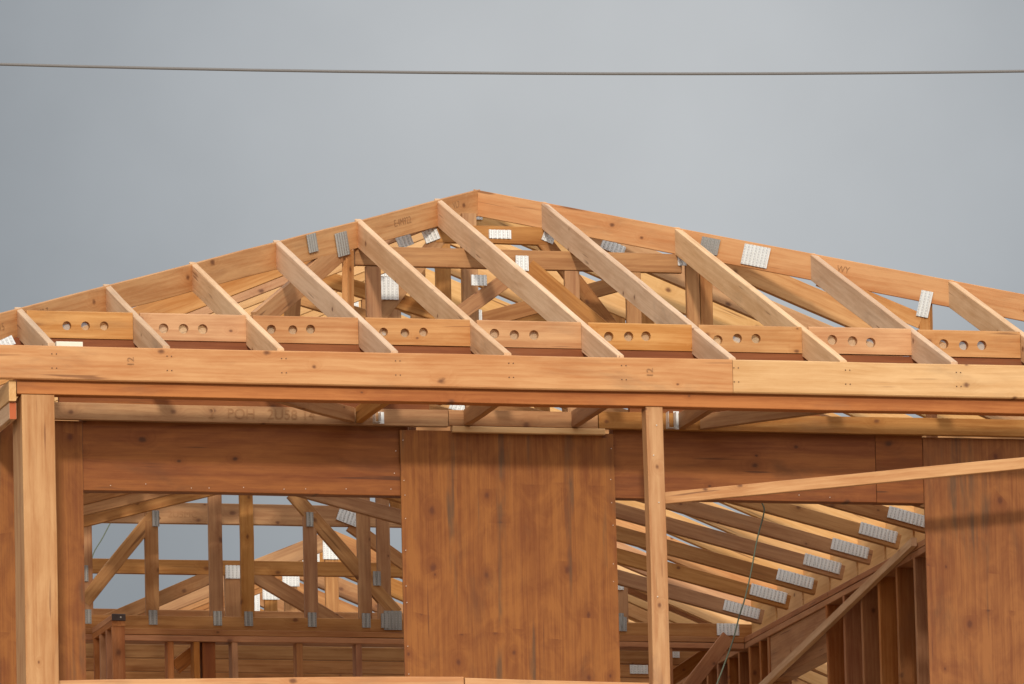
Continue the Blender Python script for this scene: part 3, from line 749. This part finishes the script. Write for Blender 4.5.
# ------------------------------------------------------------------ light and sky
SUN_EL, SUN_AZ = math.radians(16), math.radians(-14)        # azimuth: to the right of straight out from the front wall
sd = Vector((math.sin(SUN_AZ)*math.cos(SUN_EL), -math.cos(SUN_AZ)*math.cos(SUN_EL), math.sin(SUN_EL)))
sl = bpy.data.lights.new('sun', 'SUN'); sl.energy = 2.15; sl.angle = math.radians(3.5); sl.color = (1, .90, .76)
so = bpy.data.objects.new('sun', sl); COL.objects.link(so); so.rotation_euler = (-sd).to_track_quat('-Z', 'Y').to_euler(); so.location = (0, -10, H+20)
w = bpy.data.worlds.new('World'); SC.world = w; w.use_nodes = True; nt = w.node_tree
bg = nt.nodes['Background']
sky = nd(nt, 'ShaderNodeTexSky', sky_type='NISHITA'); sky.sun_disc = False; sky.sun_elevation = SUN_EL
sky.sun_rotation = math.atan2(sd.x, sd.y); sky.air_density = 1.0; sky.dust_density = 2.0
tc = nd(nt, 'ShaderNodeTexCoord'); gen = tc.outputs['Generated']
def dot(vec):
    n = nd(nt, 'ShaderNodeVectorMath', operation='DOT_PRODUCT'); nt.links.new(gen, n.inputs[0]); n.inputs[1].default_value = vec; return n.outputs['Value']
nz1 = nd(nt, 'ShaderNodeTexNoise'); nz1.inputs['Scale'].default_value = 11; nz1.inputs['Detail'].default_value = 4; nz1.inputs['Roughness'].default_value = .5; nt.links.new(gen, nz1.inputs['Vector'])
nz2 = nd(nt, 'ShaderNodeTexNoise'); nz2.inputs['Scale'].default_value = 2.2; nz2.inputs['Detail'].default_value = 5; nt.links.new(gen, nz2.inputs['Vector'])
patch = (CF*FPX + CRt*(620-512) - CUp*(70-342)).normalized()           # a thinner, brighter part of the cloud deck
ang = mathn(nt, 'ARCCOSINE', mathn(nt, 'MINIMUM', dot(patch), 1.0))
pb = mathn(nt, 'SUBTRACT', 1, ramp(nt, ang, .005, .085))
vis = mathn(nt, 'MULTIPLY_ADD', pb, .22, .268)
vis = mathn(nt, 'ADD', vis, mathn(nt, 'MULTIPLY', mathn(nt, 'SUBTRACT', nz1.outputs['Fac'], .5), .30))
nz3 = nd(nt, 'ShaderNodeTexNoise'); nz3.inputs['Scale'].default_value = 38; nz3.inputs['Detail'].default_value = 5; nz3.inputs['Roughness'].default_value = .6; nt.links.new(gen, nz3.inputs['Vector'])
vis = mathn(nt, 'ADD', vis, mathn(nt, 'MULTIPLY', mathn(nt, 'SUBTRACT', nz3.outputs['Fac'], .5), .075))
back = ramp(nt, dot(sd), -.15, 1.0)
zen = ramp(nt, dot(Vector((0, 0, 1))), .28, .85)
lum = mathn(nt, 'ADD', vis, mathn(nt, 'MULTIPLY', back, mathn(nt, 'MULTIPLY_ADD', nz2.outputs['Fac'], .5, .22)))
lum = mathn(nt, 'ADD', lum, mathn(nt, 'MULTIPLY', zen, .9))
glow = mathn(nt, 'POWER', mathn(nt, 'MAXIMUM', dot(sd), 0.0), 7.0)
lum = mathn(nt, 'ADD', lum, mathn(nt, 'MULTIPLY', glow, 1.3))
cool = mixc(nt, pb, (.94, 1.012, 1.09), (.975, 1.005, 1.03))
tint = mixc(nt, back, cool, (1.02, 1.0, .97))
vm = nd(nt, 'ShaderNodeVectorMath', operation='SCALE'); nt.links.new(tint, vm.inputs[0]); nt.links.new(mathn(nt, 'MULTIPLY', lum, 10.0), vm.inputs['Scale'])
mx = mixc(nt, .96, sky.outputs[0], vm.outputs[0])
nt.links.new(mx, bg.inputs['Color']); bg.inputs['Strength'].default_value = .1

SC.view_settings.view_transform = 'Standard'; SC.view_settings.look = 'None'; SC.view_settings.exposure = 0; SC.view_settings.gamma = 1
SC.view_settings.use_curve_mapping = False
SC.cycles.max_bounces = 8
SC.cycles.diffuse_bounces = 5
